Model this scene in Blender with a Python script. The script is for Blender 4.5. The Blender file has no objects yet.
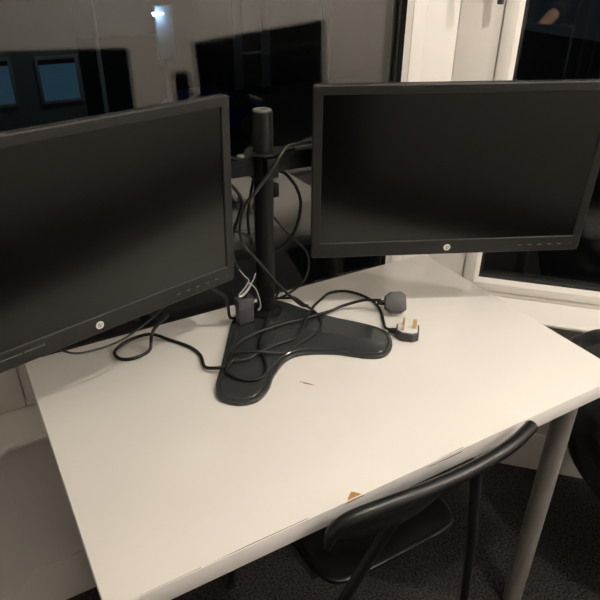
import bpy, bmesh, math, random
from mathutils import Vector, Matrix, Euler, noise
random.seed(7)
T = 0.733                      # height of the table top above the floor
SC = bpy.context.scene
COL = SC.collection
PI = math.pi

# ------------------------------------------------------------------ materials
def mat(name, col, rough=0.5, metal=0.0, spec=0.5, coat=0.0, var=0.0, vscale=20.0, bump=0.0, bscale=200.0,
        emit=None, estr=0.0, rvar=0.0):
    m = bpy.data.materials.new(name); m.use_nodes = True
    nt = m.node_tree; b = nt.nodes['Principled BSDF']
    b.inputs['Base Color'].default_value = (*col, 1)
    b.inputs['Roughness'].default_value = rough
    b.inputs['Metallic'].default_value = metal
    b.inputs['Specular IOR Level'].default_value = spec
    b.inputs['Coat Weight'].default_value = coat
    tc = nt.nodes.new('ShaderNodeTexCoord')
    if var > 0:
        n = nt.nodes.new('ShaderNodeTexNoise'); n.inputs['Scale'].default_value = vscale
        n.inputs['Detail'].default_value = 6
        nt.links.new(tc.outputs['Object'], n.inputs['Vector'])
        r = nt.nodes.new('ShaderNodeMapRange')
        r.inputs['From Min'].default_value = 0.3; r.inputs['From Max'].default_value = 0.7
        r.inputs['To Min'].default_value = 1 - var; r.inputs['To Max'].default_value = 1 + var
        nt.links.new(n.outputs['Fac'], r.inputs['Value'])
        mx = nt.nodes.new('ShaderNodeVectorMath'); mx.operation = 'SCALE'
        mx.inputs[0].default_value = col
        nt.links.new(r.outputs['Result'], mx.inputs['Scale'])
        nt.links.new(mx.outputs['Vector'], b.inputs['Base Color'])
    if rvar > 0:
        n = nt.nodes.new('ShaderNodeTexNoise'); n.inputs['Scale'].default_value = 6
        n.inputs['Detail'].default_value = 4
        nt.links.new(tc.outputs['Object'], n.inputs['Vector'])
        r = nt.nodes.new('ShaderNodeMapRange')
        r.inputs['To Min'].default_value = max(0.02, rough - rvar); r.inputs['To Max'].default_value = rough + rvar
        nt.links.new(n.outputs['Fac'], r.inputs['Value']); nt.links.new(r.outputs['Result'], b.inputs['Roughness'])
    if bump > 0:
        n = nt.nodes.new('ShaderNodeTexNoise'); n.inputs['Scale'].default_value = bscale
        n.inputs['Detail'].default_value = 3
        nt.links.new(tc.outputs['Object'], n.inputs['Vector'])
        bp = nt.nodes.new('ShaderNodeBump'); bp.inputs['Strength'].default_value = bump
        bp.inputs['Distance'].default_value = 0.003
        nt.links.new(n.outputs['Fac'], bp.inputs['Height']); nt.links.new(bp.outputs['Normal'], b.inputs['Normal'])
    if emit:
        b.inputs['Emission Color'].default_value = (*emit, 1); b.inputs['Emission Strength'].default_value = estr
    return m

def carpet_mat():
    m = mat('carpet_charcoal', (0.035, 0.033, 0.034), 0.95, spec=0.1)
    nt = m.node_tree; b = nt.nodes['Principled BSDF']; tc = nt.nodes['Texture Coordinate']
    n1 = nt.nodes.new('ShaderNodeTexNoise'); n1.inputs['Scale'].default_value = 160; n1.inputs['Detail'].default_value = 5
    n1.inputs['Roughness'].default_value = 0.7
    cr = nt.nodes.new('ShaderNodeValToRGB')
    cr.color_ramp.elements[0].position = 0.38; cr.color_ramp.elements[0].color = (0.006, 0.0055, 0.006, 1)
    cr.color_ramp.elements[1].position = 0.68; cr.color_ramp.elements[1].color = (0.095, 0.088, 0.087, 1)
    nt.links.new(tc.outputs['Object'], n1.inputs['Vector']); nt.links.new(n1.outputs['Fac'], cr.inputs['Fac'])
    nt.links.new(cr.outputs['Color'], b.inputs['Base Color'])
    bp = nt.nodes.new('ShaderNodeBump'); bp.inputs['Strength'].default_value = 0.9; bp.inputs['Distance'].default_value = 0.006
    nt.links.new(n1.outputs['Fac'], bp.inputs['Height']); nt.links.new(bp.outputs['Normal'], b.inputs['Normal'])
    return m

def glass_mat():
    m = bpy.data.materials.new('window_glass'); m.use_nodes = True
    nt = m.node_tree; nt.nodes.clear()
    o = nt.nodes.new('ShaderNodeOutputMaterial'); g = nt.nodes.new('ShaderNodeBsdfGlass')
    g.inputs['IOR'].default_value = 1.52; g.inputs['Roughness'].default_value = 0.0
    g.inputs['Color'].default_value = (0.97, 0.975, 0.97, 1)
    nt.links.new(g.outputs[0], o.inputs[0])
    return m

M = {
 'wall': mat('wall_cream_paint', (0.84, 0.80, 0.765), 0.85, spec=0.2, var=0.03, vscale=3, bump=0.1, bscale=150),
 'ceiling': mat('ceiling_paint', (0.86, 0.84, 0.80), 0.9, spec=0.1),
 'carpet': carpet_mat(),
 'upvc': mat('white_upvc', (0.80, 0.77, 0.72), 0.3, var=0.015, vscale=5),
 'gasket': mat('rubber_gasket', (0.02, 0.02, 0.02), 0.7),
 'spacer': mat('glazing_spacer', (0.10, 0.11, 0.10), 0.35, metal=0.6),
 'glass': glass_mat(),
 'laminate': mat('white_laminate', (0.79, 0.765, 0.72), 0.16, spec=0.5, var=0.012, vscale=9, rvar=0.05),
 'edging': mat('white_edge_band', (0.84, 0.82, 0.80), 0.35, var=0.02, vscale=30),
 'chipboard': mat('bare_chipboard', (0.42, 0.20, 0.07), 0.9, var=0.3, vscale=300),
 'underside': mat('desk_underside', (0.25, 0.22, 0.19), 0.8),
 'grime': mat('dark_crack', (0.10, 0.07, 0.05), 0.8),
 'leg': mat('grey_powder_coat', (0.20, 0.195, 0.18), 0.45, var=0.06, vscale=40),
 'foot': mat('black_rubber_foot', (0.01, 0.01, 0.01), 0.7),
 'bezel': mat('charcoal_bezel', (0.011, 0.0112, 0.0106), 0.45, spec=.28, var=0.08, vscale=60, bump=0.15, bscale=900),
 'backshell': mat('black_rear_shell', (0.006, 0.006, 0.006), 0.6, spec=0.3, bump=0.15, bscale=700),
 'screen': mat('dark_screen', (0.0012, 0.0012, 0.0011), 0.17, spec=0.38),
 'logo': mat('silver_white_logo', (0.72, 0.71, 0.69), 0.35, metal=0.2),
 'letter': mat('logo_gap', (0.03, 0.03, 0.03), 0.5),
 'marking': mat('faint_grey_print', (0.09, 0.088, 0.08), 0.45),
 'steel': mat('black_painted_steel', (0.004, 0.0045, 0.0045), 0.42, spec=.18, var=0.1, vscale=30, bump=0.08, bscale=500),
 'base': mat('black_base_steel', (0.024, 0.027, 0.028), 0.20, var=0.06, vscale=14, rvar=0.06),
 'capgrey': mat('pole_cap_grey', (0.09, 0.09, 0.085), 0.35),
 'bolt': mat('zinc_bolt', (0.35, 0.35, 0.34), 0.3, metal=0.9),
 'cable': mat('black_cable', (0.006, 0.006, 0.006), 0.45, spec=.35),
 'cable2': mat('dark_grey_cable', (0.013, 0.013, 0.0125), 0.45, spec=.35),
 'plug': mat('charcoal_plug', (0.050, 0.048, 0.053), 0.5, var=0.08, vscale=50),
 'plugface': mat('white_plug_label', (0.74, 0.73, 0.72), 0.5),
 'brass': mat('brass_pin', (0.62, 0.47, 0.20), 0.28, metal=0.9),
 'bag': mat('clear_tie', (0.55, 0.56, 0.56), 0.25),
 'chair': mat('black_chair_plastic', (0.004, 0.0045, 0.005), 0.33, spec=.4, bump=0.12, bscale=600),
 'chairtube': mat('black_chair_tube', (0.003, 0.003, 0.003), 0.45),
 'leather': mat('black_leatherette', (0.014, 0.015, 0.017), 0.42, bump=0.35, bscale=120),
 'lampwhite': mat('lamp_base_white', (0.8, 0.8, 0.78), 0.5),
 'bulb': mat('lamp_glow', (1, 1, 1), 0.5, emit=(1.0, 0.925, 0.815), estr=960.0),
 'fill_bulb': mat('fill_lamp_glow', (1, 1, 1), 0.5, emit=(1.0, 0.92, 0.84), estr=1650.0),  # glow of the added fill lamp
 'handle': mat('dark_handle', (0.03, 0.028, 0.03), 0.35),
 'house': mat('house_render', (0.30, 0.33, 0.33), 0.9, var=0.08, vscale=2),
 'houseb': mat('dark_brick', (0.05, 0.045, 0.045), 0.9, var=0.2, vscale=6),
 'houseframe': mat('house_white_frame', (0.55, 0.58, 0.58), 0.6),
 'blind': mat('lit_blue_blind', (0.05, 0.10, 0.14), 0.7, emit=(0.16, 0.42, 0.66), estr=0.085),
 'road': mat('asphalt', (0.03, 0.03, 0.03), 0.9, var=0.2, vscale=2),
 'carblue': mat('blue_car_paint', (0.01, 0.06, 0.40), 0.3, coat=0.5),
 'carglass': mat('car_glass', (0.01, 0.01, 0.012), 0.1),
 'tyre': mat('tyre_rubber', (0.01, 0.01, 0.01), 0.8),
 'coldlight': mat('cold_lamp_glow', (1, 1, 1), 0.5, emit=(0.55, 0.75, 1.0), estr=12),
 'streetlight': mat('street_lamp_glow', (1, 1, 1), 0.5, emit=(0.85, 0.95, 1.0), estr=22),
 'litpanel': mat('cold_lit_panel', (0.45, 0.55, 0.68), 0.5),  # white panel, blue lamplight put into the base colour
 'railing': mat('grey_railing_paint', (0.30, 0.30, 0.29), 0.6),
 'curtain': mat('dark_curtain', (0.022, 0.021, 0.020), 0.9, spec=0.2, bump=0.2, bscale=300),
 'skin': mat('skin', (0.50, 0.27, 0.20), 0.5, var=0.05, vscale=30),
 'hoodie': mat('black_cloth', (0.012, 0.012, 0.013), 0.9, spec=0.2, bump=0.3, bscale=300),
 'jeans': mat('dark_trousers', (0.014, 0.015, 0.02), 0.9, spec=0.2),
 'hair': mat('dark_hair', (0.02, 0.013, 0.01), 0.6),
 'phone': mat('phone_black', (0.01, 0.01, 0.01), 0.2),
}

# ------------------------------------------------------------------ helpers
def link(name, bm, mats, parent=None, smooth=35, loc=None, rot=None):
    me = bpy.data.meshes.new(name)
    bmesh.ops.recalc_face_normals(bm, faces=bm.faces)
    bm.to_mesh(me); bm.free()
    if not isinstance(mats, (list, tuple)): mats = [mats]
    for m in mats: me.materials.append(M[m] if isinstance(m, str) else m)
    for p in me.polygons: p.use_smooth = True
    me.set_sharp_from_angle(angle=math.radians(smooth))
    o = bpy.data.objects.new(name, me); COL.objects.link(o)
    if parent: o.parent = parent
    if loc: o.location = loc
    if rot: o.rotation_euler = rot
    return o

def tag(o, label=None, cat=None, group=None, kind=None):
    if label: o['label'] = label
    if cat: o['category'] = cat
    if group: o['group'] = group
    if kind: o['kind'] = kind
    return o

def empty(name, loc, rot=(0, 0, 0), label=None, cat=None, group=None):
    o = bpy.data.objects.new(name, None); COL.objects.link(o)
    o.empty_display_size = 0.05
    o.location = loc; o.rotation_euler = rot
    return tag(o, label, cat, group)

def box(bm, x0, x1, y0, y1, z0, z1, bevel=0.0, seg=2, mtx=None, mi=0):
    vs = [bm.verts.new((x, y, z)) for z in (z0, z1) for y in (y0, y1) for x in (x0, x1)]
    fs = [bm.faces.new([vs[i] for i in q]) for q in
          ((0, 2, 3, 1), (4, 5, 7, 6), (0, 1, 5, 4), (2, 6, 7, 3), (0, 4, 6, 2), (1, 3, 7, 5))]
    for f in fs: f.material_index = mi
    allv = list(vs)
    if bevel > 0:
        es = set(e for f in fs for e in f.edges)
        r = bmesh.ops.bevel(bm, geom=list(es), offset=bevel, segments=seg, profile=0.5, affect='EDGES')
        allv = list(set(v for v in r['verts']) | set(v for v in vs if v.is_valid))
        for f in r['faces']: f.material_index = mi
    if mtx is not None:
        for v in allv: v.co = mtx @ v.co
    return allv

def prism(bm, pts, z0, z1, bevel=0.0, seg=2, mi=0, topmi=None, both=True):
    bot = [bm.verts.new((p[0], p[1], z0)) for p in pts]
    top = [bm.verts.new((p[0], p[1], z1)) for p in pts]
    n = len(pts)
    f0 = bm.faces.new(bot[::-1]); f1 = bm.faces.new(top)
    sides = [bm.faces.new([bot[i], bot[(i + 1) % n], top[(i + 1) % n], top[i]]) for i in range(n)]
    for f in [f0, f1] + sides: f.material_index = mi
    if topmi is not None: f1.material_index = topmi
    if bevel > 0:
        es = list(f1.edges) + (list(f0.edges) if both else [])
        bmesh.ops.bevel(bm, geom=es, offset=bevel, segments=seg, profile=0.5, affect='EDGES')

def catmull(pts, sub=8, closed=False):
    P = [Vector(p) for p in pts]; out = []; n = len(P)
    rng = range(n if closed else n - 1)
    for i in rng:
        if closed: p0, p1, p2, p3 = P[(i-1) % n], P[i], P[(i+1) % n], P[(i+2) % n]
        else:
            p1, p2 = P[i], P[i+1]
            p0 = P[i-1] if i > 0 else p1 * 2 - p2
            p3 = P[i+2] if i + 2 < n else p2 * 2 - p1
        for k in range(sub):
            t = k / sub
            out.append(0.5 * ((2*p1) + (-p0+p2)*t + (2*p0-5*p1+4*p2-p3)*t*t + (-p0+3*p1-3*p2+p3)*t**3))
    if not closed: out.append(P[-1])
    return out

def sweep(bm, pts, rad, n=10, mi=0, sx=1.0, sy=1.0, up=None):
    """tube along pts; rad number or list; sx, sy squash the section"""
    pts = [Vector(p) for p in pts]; rings = []
    prev = None
    for i, p in enumerate(pts):
        t = (pts[min(i+1, len(pts)-1)] - pts[max(i-1, 0)])
        if t.length < 1e-9: t = Vector((0, 0, 1))
        t.normalize()
        if prev is None:
            a = Vector(up) if up else (Vector((0, 0, 1)) if abs(t.z) < 0.9 else Vector((1, 0, 0)))
            u = (a - t * a.dot(t)).normalized()
        else: u = (prev - t * prev.dot(t)).normalized()
        prev = u; w = t.cross(u)
        r = rad[i] if isinstance(rad, (list, tuple)) else rad
        rings.append([bm.verts.new(p + u * (math.cos(2*PI*k/n) * r * sy) + w * (math.sin(2*PI*k/n) * r * sx)) for k in range(n)])
    for a, b in zip(rings, rings[1:]):
        for k in range(n):
            f = bm.faces.new([a[k], a[(k+1) % n], b[(k+1) % n], b[k]]); f.material_index = mi
    for r in (rings[0][::-1], rings[-1]):
        f = bm.faces.new(r); f.material_index = mi

def lathe(bm, prof, n=32, cx=0, cy=0, mi=0):
    rings = []
    for r, z in prof:
        rings.append([bm.verts.new((cx + max(r, 1e-4) * math.cos(2*PI*k/n), cy + max(r, 1e-4) * math.sin(2*PI*k/n), z)) for k in range(n)])
    for a, b in zip(rings, rings[1:]):
        for k in range(n):
            f = bm.faces.new([a[k], a[(k+1) % n], b[(k+1) % n], b[k]]); f.material_index = mi
    for r in (rings[0][::-1], rings[-1]):
        f = bm.faces.new(r); f.material_index = mi

def structure(name, bm, mats, parent=None, **k):
    o = link(name, bm, mats, parent, **k)
    o['kind'] = 'structure'
    return o

S = math.sqrt(0.5)
# ------------------------------------------------------------------ the room shell
FR = 0.40                    # y of the back window frame's inner face
GL = 0.435                   # y of the glazing
RC = 0.614                   # x of the bay corners at the frame face
BAYL = 1.0                   # length of each angled side
DX = BAYL * S
XL, XR, YB = -2.1, 3.2, -2.05
CEIL = 2.52
# plan of the wall's inner face below the sill
wx, wy = 0.585, 0.332
bx, by = wx + DX, wy - DX
inner = [(-bx - 0.03, by + .03), (-wx, wy), (wx, wy), (bx + 0.03, by - 0.03 + .06)]
bm = bmesh.new(); box(bm, XL - .15, XR + .15, YB - .15, 0.60, -0.12, 0.0); structure('floor', bm, 'carpet')
bm = bmesh.new(); box(bm, XL - .15, XR + .15, YB - .15, 0.60, CEIL, CEIL + .12); structure('ceiling', bm, 'ceiling')
SILL = T - 0.18
WTOP = 2.18
def wall_run(name, a, b, z0, z1, th, m='wall', left=None, right=None):
    """wall piece whose inner face runs a->b, thickness outwards (to the left of a->b)"""
    a = Vector((*a, 0)); b = Vector((*b, 0)); d = (b - a).normalized(); nrm = Vector((-d.y, d.x, 0))
    bm = bmesh.new()
    p = [a, b, b + nrm * th + d * (right or 0), a + nrm * th - d * (left or 0)]
    prism(bm, [(q.x, q.y) for q in p], z0, z1)
    return structure(name, bm, m)
# low walls under the windows and headers above them
k45 = math.tan(PI/8)
wall_run('wall_back', (-wx, wy), (wx, wy), 0, SILL - .012, .14, left=.14*k45, right=.14*k45)
wall_run('wall_bay_right', (wx, wy), (bx, by), 0, SILL - .012, .14, left=.14*k45, right=.14)
wall_run('wall_bay_left', (-bx, by), (-wx, wy), 0, SILL - .012, .14, left=.14, right=.14*k45)
wall_run('wall_back_header', (-wx, wy), (wx, wy), WTOP, CEIL, .14, left=.14*k45, right=.14*k45)
wall_run('wall_bay_right_header', (wx, wy), (bx, by), WTOP, CEIL, .14, left=.14*k45, right=.14)
wall_run('wall_bay_left_header', (-bx, by), (-wx, wy), WTOP, CEIL, .14, left=.14, right=.14*k45)
bm = bmesh.new(); box(bm, bx, XR, by, by + .14, 0, CEIL); structure('wall_front_right', bm, 'wall')
bm = bmesh.new(); box(bm, XL, -bx, by, by + .14, 0, CEIL); structure('wall_front_left', bm, 'wall')
bm = bmesh.new(); box(bm, XR, XR + .12, YB, by + .14, 0, CEIL); structure('wall_right', bm, 'wall')
bm = bmesh.new(); box(bm, XL - .12, XL, YB, by + .14, 0, CEIL); structure('wall_left', bm, 'wall')
bm = bmesh.new(); box(bm, XL - .12, XR + .12, YB - .12, YB, 0, CEIL); structure('wall_rear', bm, 'wall')

def offset_path(o):
    """plan points of the bay at perpendicular distance o inside the low wall's face"""
    x = wx - o * k45
    return [(-x - DX - 0.0, wy - o - DX), (-x, wy - o), (x, wy - o), (x + DX, wy - o - DX)]
def band(bm, o0, o1, z0, z1, bevel=0.0):
    A, B = offset_path(o0), offset_path(o1)
    rows = []
    for P, Q in zip(A, B):
        rows.append([bm.verts.new((P[0], P[1], z0)), bm.verts.new((Q[0], Q[1], z0)),
                     bm.verts.new((Q[0], Q[1], z1)), bm.verts.new((P[0], P[1], z1))])
    for a, b in zip(rows, rows[1:]):
        for k in range(4): bm.faces.new([a[k], a[(k+1) % 4], b[(k+1) % 4], b[k]])
    bm.faces.new(rows[0]); bm.faces.new(rows[-1][::-1])
# window board with a rounded nose
bm = bmesh.new()
prof = [(-.10, 0), (.036, 0), (.041, -.002), (.044, -.006), (.044, -.012), (.041, -.016), (.036, -.018), (0.0, -.018), (-.10, -.018)]
rows = [[] for _ in range(4)]
for o, z in prof:
    for i, P in enumerate(offset_path(o)): rows[i].append(bm.verts.new((P[0], P[1], SILL + z)))
n = len(prof)
for a, b in zip(rows, rows[1:]):
    for k in range(n): bm.faces.new([a[k], a[(k+1) % n], b[(k+1) % n], b[k]])
bm.faces.new(rows[0]); bm.faces.new(rows[-1][::-1])
structure('trim_1', bm, 'upvc')
# moulded skirting board
bm = bmesh.new()
prof = [(0.0, 0), (.015, 0), (.015, .100), (.012, .106), (.012, .112), (.008, .122), (.004, .130), (0, .132)]
rows = [[] for _ in range(4)]
for o, z in prof:
    for i, P in enumerate(offset_path(o)): rows[i].append(bm.verts.new((P[0], P[1], z)))
n = len(prof)
for a, b in zip(rows, rows[1:]):
    for k in range(n): bm.faces.new([a[k], a[(k+1) % n], b[(k+1) % n], b[k]])
bm.faces.new(rows[0]); bm.faces.new(rows[-1][::-1])
structure('baseboard_back', bm, 'upvc')
# white pipe run above the skirting of the right side
bm = bmesh.new()
P0 = Vector((*offset_path(.012)[2], T - .548)); P1 = Vector((*offset_path(.012)[3], T - .548))
d = (P1 - P0).normalized()
sweep(bm, [P0 + d * .06, P0 + d * .34], .008, 12)
structure('trim_2', bm, 'upvc')

def window_unit(name, cx, cy, rz, W, glz, handle=None, st=.046):
    """frame in local coords: x along the wall, -y towards the room, inner face of frame at y=0"""
    root = empty(name, (cx, cy, 0), (0, 0, rz)); root['kind'] = 'structure'
    h = W / 2
    gl0, gl1 = glz                       # x of the glass edges
    gt = WTOP - .13
    gb = T - .125
    bm = bmesh.new()
    def rail(x0, x1, z0, z1, y0, y1, bv=.003): box(bm, x0, x1, y0, y1, z0, z1, bv)
    # outer frame
    sash0, sash1 = gl0 - st, gl1 + st
    for a, b in ((-h, sash0), (sash1, h)): rail(a, b, SILL, WTOP, 0, .07)
    rail(sash0, sash1, SILL, gb - .040, 0.0, .07); rail(sash0, sash1, gt + .04, WTOP, 0.0, .07)
    for a in (sash0, sash1): box(bm, a - .005, a + .005, .006, .06, gb - .040, gt + .04)
    for a in (gb - .039, gt + .039): box(bm, sash0, sash1, .002, .06, a - .003, a + .003)
    structure('window_frame', bm, 'upvc', root)
    # sash with a slightly sunk joint round it
    bm = bmesh.new()
    s0, s1, t0, t1 = sash0 + .003, sash1 - .003, gb - .037, gt + .037
    for a, b in ((s0, gl0 - .012), (gl1 + .012, s1)): box(bm, a, b, -.006, .065, t0, t1, .003)
    for a, b in ((t0, gb - .012), (gt + .012, t1)): box(bm, gl0 - .012, gl1 + .012, -.006, .065, a, b, .003)
    structure('sash', bm, 'upvc', root)
    bm = bmesh.new()                      # sloped glazing bead
    o = .012
    outer = [(gl0 - o, gb - o), (gl1 + o, gb - o), (gl1 + o, gt + o), (gl0 - o, gt + o)]
    innr = [(gl0, gb), (gl1, gb), (gl1, gt), (gl0, gt)]
    R = [[bm.verts.new((x, -.004, z)) for x, z in outer], [bm.verts.new((x, .004, z)) for x, z in innr],
         [bm.verts.new((x, .024, z)) for x, z in innr], [bm.verts.new((x, .024, z)) for x, z in outer]]
    for k in range(4):
        for i in range(4):
            j = (i + 1) % 4; a, b = R[k], R[(k + 1) % 4]
            fc = bm.faces.new([a[i], a[j], b[j], b[i]]); fc.material_index = 1 if k == 1 else 0
    structure('glazing_bead', bm, ['upvc', 'gasket'], root)
    bm = bmesh.new()                      # black gasket and spacer between the panes
    for (g0, g1, y0, y1, e, mi) in ((0, .006, .0242, .0262, 0, 0), (0, .010, .0308, .0436, 0, 1)):
        a, b, c_, d_ = gl0 + .0005, gl1 - .0005, gb + .0005, gt - .0005
        box(bm, a, a + g1, y0, y1, c_, d_, mi=mi); box(bm, b - g1, b, y0, y1, c_, d_, mi=mi)
        box(bm, a + g1, b - g1, y0, y1, c_, c_ + g1, mi=mi); box(bm, a + g1, b - g1, y0, y1, d_ - g1, d_, mi=mi)
    structure('gasket', bm, ['gasket', 'spacer'], root)
    for y0 in (.0265, .0440):
        bm = bmesh.new(); box(bm, gl0 - .008, gl1 + .008, y0, y0 + .004, gb - .008, gt + .008)
        structure('glass_pane', bm, 'glass', root)
    if handle is not None:
        bm = bmesh.new(); hx, hz = handle
        box(bm, hx - .015, hx + .015, -.016, -.006, hz + .02, hz + .17, .004)
        sweep(bm, [(hx, -.010, hz + .14), (hx, -.045, hz + .14)], .009, 12)
        sweep(bm, catmull([(hx, -.045, hz + .15), (hx, -.05, hz + .10), (hx, -.05, hz + .04), (hx, -.046, hz)], 6), .011, 12, sx=.9, sy=.7)
        structure('window_handle', bm, 'handle', root)
    return root
# back window (wide fixed light); glass edges measured at +-0.46
window_unit('window_1', 0, FR, 0, 2 * RC, (-.457, .457), st=.053)
# right angled window: along direction (S,-S) from the corner
cxr, cyr = RC + DX / 2, FR - DX / 2
window_unit('window_2', cxr, cyr, -PI/4, BAYL, (-BAYL/2 + .145, BAYL/2 - .10), handle=(-BAYL/2 + .088, T + .592))
window_unit('window_3', -cxr, cyr, PI/4, BAYL, (-BAYL/2 + .10, BAYL/2 - .145))
# corner posts closing the bay angle outside, piers at the room ends
for s in (-1, 1):
    bm = bmesh.new()
    prism(bm, [(s * RC, FR), (s * (RC + .0495), FR + .0495), (s * (RC + .02), FR + .069), (s * RC, FR + .07)][::s], SILL, WTOP)
    structure('trim_3', bm, 'upvc')
    bm = bmesh.new()
    e = RC + DX
    prism(bm, [(s * (e), FR - DX), (s * (e + .0495), FR - DX + .0495), (s * (e + .22), by + .139), (s * (e + .22), by + .001), (s * (e - .0), by + .001)][::s], 0.002, CEIL - .002)
    structure('wall_pier', bm, 'wall')

# ------------------------------------------------------------------ desk
desk = empty('desk', (0, 0, 0), label='white laminate desk with grey round legs under the two monitors', cat='desk')
bm = bmesh.new()
box(bm, -.495, .5, -.3, .3, T - .034, T, .0012, 2)
for f in bm.faces:
    c = f.calc_center_median()
    if abs(f.normal.z) < .5 and abs(c.z - T + .017) < .01: f.material_index = 1
    elif c.z < T - .03: f.material_index = 2
def poly(pts, z, mi, y=None):
    if y is None: f = bm.faces.new([bm.verts.new((a, b, z)) for a, b in pts])
    else: f = bm.faces.new([bm.verts.new((a, y, b)) for a, b in pts])
    f.material_index = mi
# chips, the brown scratch and the lifting edge band
poly([(-.060, -.013), (-.052, -.022), (-.045, -.030), (-.038, -.041), (-.044, -.036), (-.053, -.027)], T + .0003, 3)
poly([(-.139, -.2985), (-.131, -.2915), (-.124, -.2870), (-.120, -.2905), (-.113, -.2985)], T + .0003, 3)
poly([(-.145, T - .004), (-.139, T - .0008), (-.113, T - .0008), (-.108, T - .003)], 0, 3, y=-.3003)
poly([(-.368, -.2984), (-.206, -.2984), (-.206, -.2975), (-.30, -.2972)], T + .0003, 4)
poly([(-.47, -.2988), (-.37, -.2986), (-.37, -.2979), (-.44, -.2982)], T + .0003, 4)
poly([(.03, -.2986), (.09, -.2986), (.088, -.2975), (.05, -.2978)], T + .0003, 4)
poly([(.01, T - .0055), (.085, T - .0045), (.083, T - .0065), (.02, T - .0070)], 0, 4, y=-.3003)
link('tabletop', bm, ['laminate', 'edging', 'underside', 'chipboard', 'grime'], desk, smooth=30)
for sx in (-1, 1):
    for sy in (-1, 1):
        bm = bmesh.new()
        lathe(bm, [(.0215, .012), (.0215, T - .050), (.0215, T - .048), (.030, T - .046), (.034, T - .040), (.034, T - .0342)], 36)
        lg = link('leg', bm, 'leg', desk, loc=(sx * .4360, sy * .241, 0))
        bm = bmesh.new(); lathe(bm, [(.017, .0), (.021, .002), (.0222, .008), (.0222, .013), (.019, .0135)], 30)
        link('rubber_foot', bm, 'foot', lg)

# ------------------------------------------------------------------ monitor stand
PX, PY = -.004, .226
stand = empty('monitor_stand', (0, 0, T), label='black steel dual monitor stand with V shaped foot and central pole', cat='monitor stand')
outline = [(-.050, .262), (-.087, .226), (-.115, .182), (-.170, .093), (-.203, .042), (-.212, .005), (-.190, -.024), (-.155, -.032),
           (-.121, -.012), (-.092, .020), (-.050, .050), (-.010, .052), (.045, .024), (.092, -.018), (.125, -.031), (.158, -.014),
           (.178, .020), (.176, .052), (.152, .090), (.112, .140), (.078, .196), (.048, .252), (.018, .272), (-.022, .274)]
sm = catmull([(a, b, 0) for a, b in outline], 5, closed=True)
def inset(pts, d):
    out = []; n = len(pts)
    for i in range(n):
        t = (pts[(i+1) % n] - pts[i-1]).normalized(); nn = Vector((-t.y, t.x, 0))
        out.append(pts[i] + nn * d)
    return out
bm = bmesh.new()
area = sum(sm[i].x * sm[(i+1) % len(sm)].y - sm[(i+1) % len(sm)].x * sm[i].y for i in range(len(sm)))
sgn = 1 if area > 0 else -1
levels = [(0, .0005), (0, .006), (.0015, .0085), (.006, .0095), (.009, .0088), (.0105, .0105), (.014, .0112)]
rings = []
for d, z in levels:
    rings.append([bm.verts.new((p.x, p.y, z)) for p in inset(sm, d * sgn)])
n = len(sm)
for a, b in zip(rings, rings[1:]):
    for i in range(n): bm.faces.new([a[i], a[(i+1) % n], b[(i+1) % n], b[i]])
bm.faces.new(rings[0][::-1]); bm.faces.new(rings[-1])
link('base_plate', bm, 'base', stand, smooth=28)
bm = bmesh.new()
lathe(bm, [(.034, .0112), (.034, .015), (.024, .018), (.0195, .020), (.0195, .440), (.0188, .4415), (.010, .4415)], 40, PX, PY)
link('pole', bm, 'steel', stand)
bm = bmesh.new(); lathe(bm, [(.0182, .4413), (.0182, .4430), (.0165, .4445), (.008, .4445), (.006, .443), (.001, .443)], 36, PX, PY)
link('pole_cap', bm, 'capgrey', stand)
# collar, cable hook plate, clamp lever
bm = bmesh.new()
lathe(bm, [(.0200, .318), (.0265, .318), (.0275, .320), (.0275, .362), (.0265, .364), (.0200, .364)], 36, PX, PY)
box(bm, PX - .012, PX + .012, PY - .042, PY - .022, .324, .362, .002)
link('collar', bm, 'steel', stand)
bm = bmesh.new()
lathe(bm, [(.0198, .3645), (.034, .3645), (.0355, .3660), (.034, .3675), (.0198, .3675)], 36, PX, PY)
hook = [(-.030, .212), (-.052, .196), (-.072, .196), (-.079, .206), (-.072, .217), (-.050, .222), (-.030, .238)]
prism(bm, [(a, b) for a, b in hook], .3647, .3677, .0006, 1)
prism(bm, [(.025, .212), (.045, .208), (.060, .214), (.060, .224), (.045, .230), (.026, .238)], .3647, .3677, .0006, 1)
cl = link('cable_clip_plate', bm, 'steel', stand)
bm = bmesh.new(); lathe(bm, [(.0075, .3677), (.0075, .3705), (.0050, .3715), (.0035, .3705)], 20, -.060, .207)
link('screw', bm, 'bolt', cl)
bm = bmesh.new(); box(bm, PX + .0185, PX + .0295, PY - .010, PY + .008, .272, .300, .002)
link('lock_tab', bm, 'steel', stand)

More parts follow.
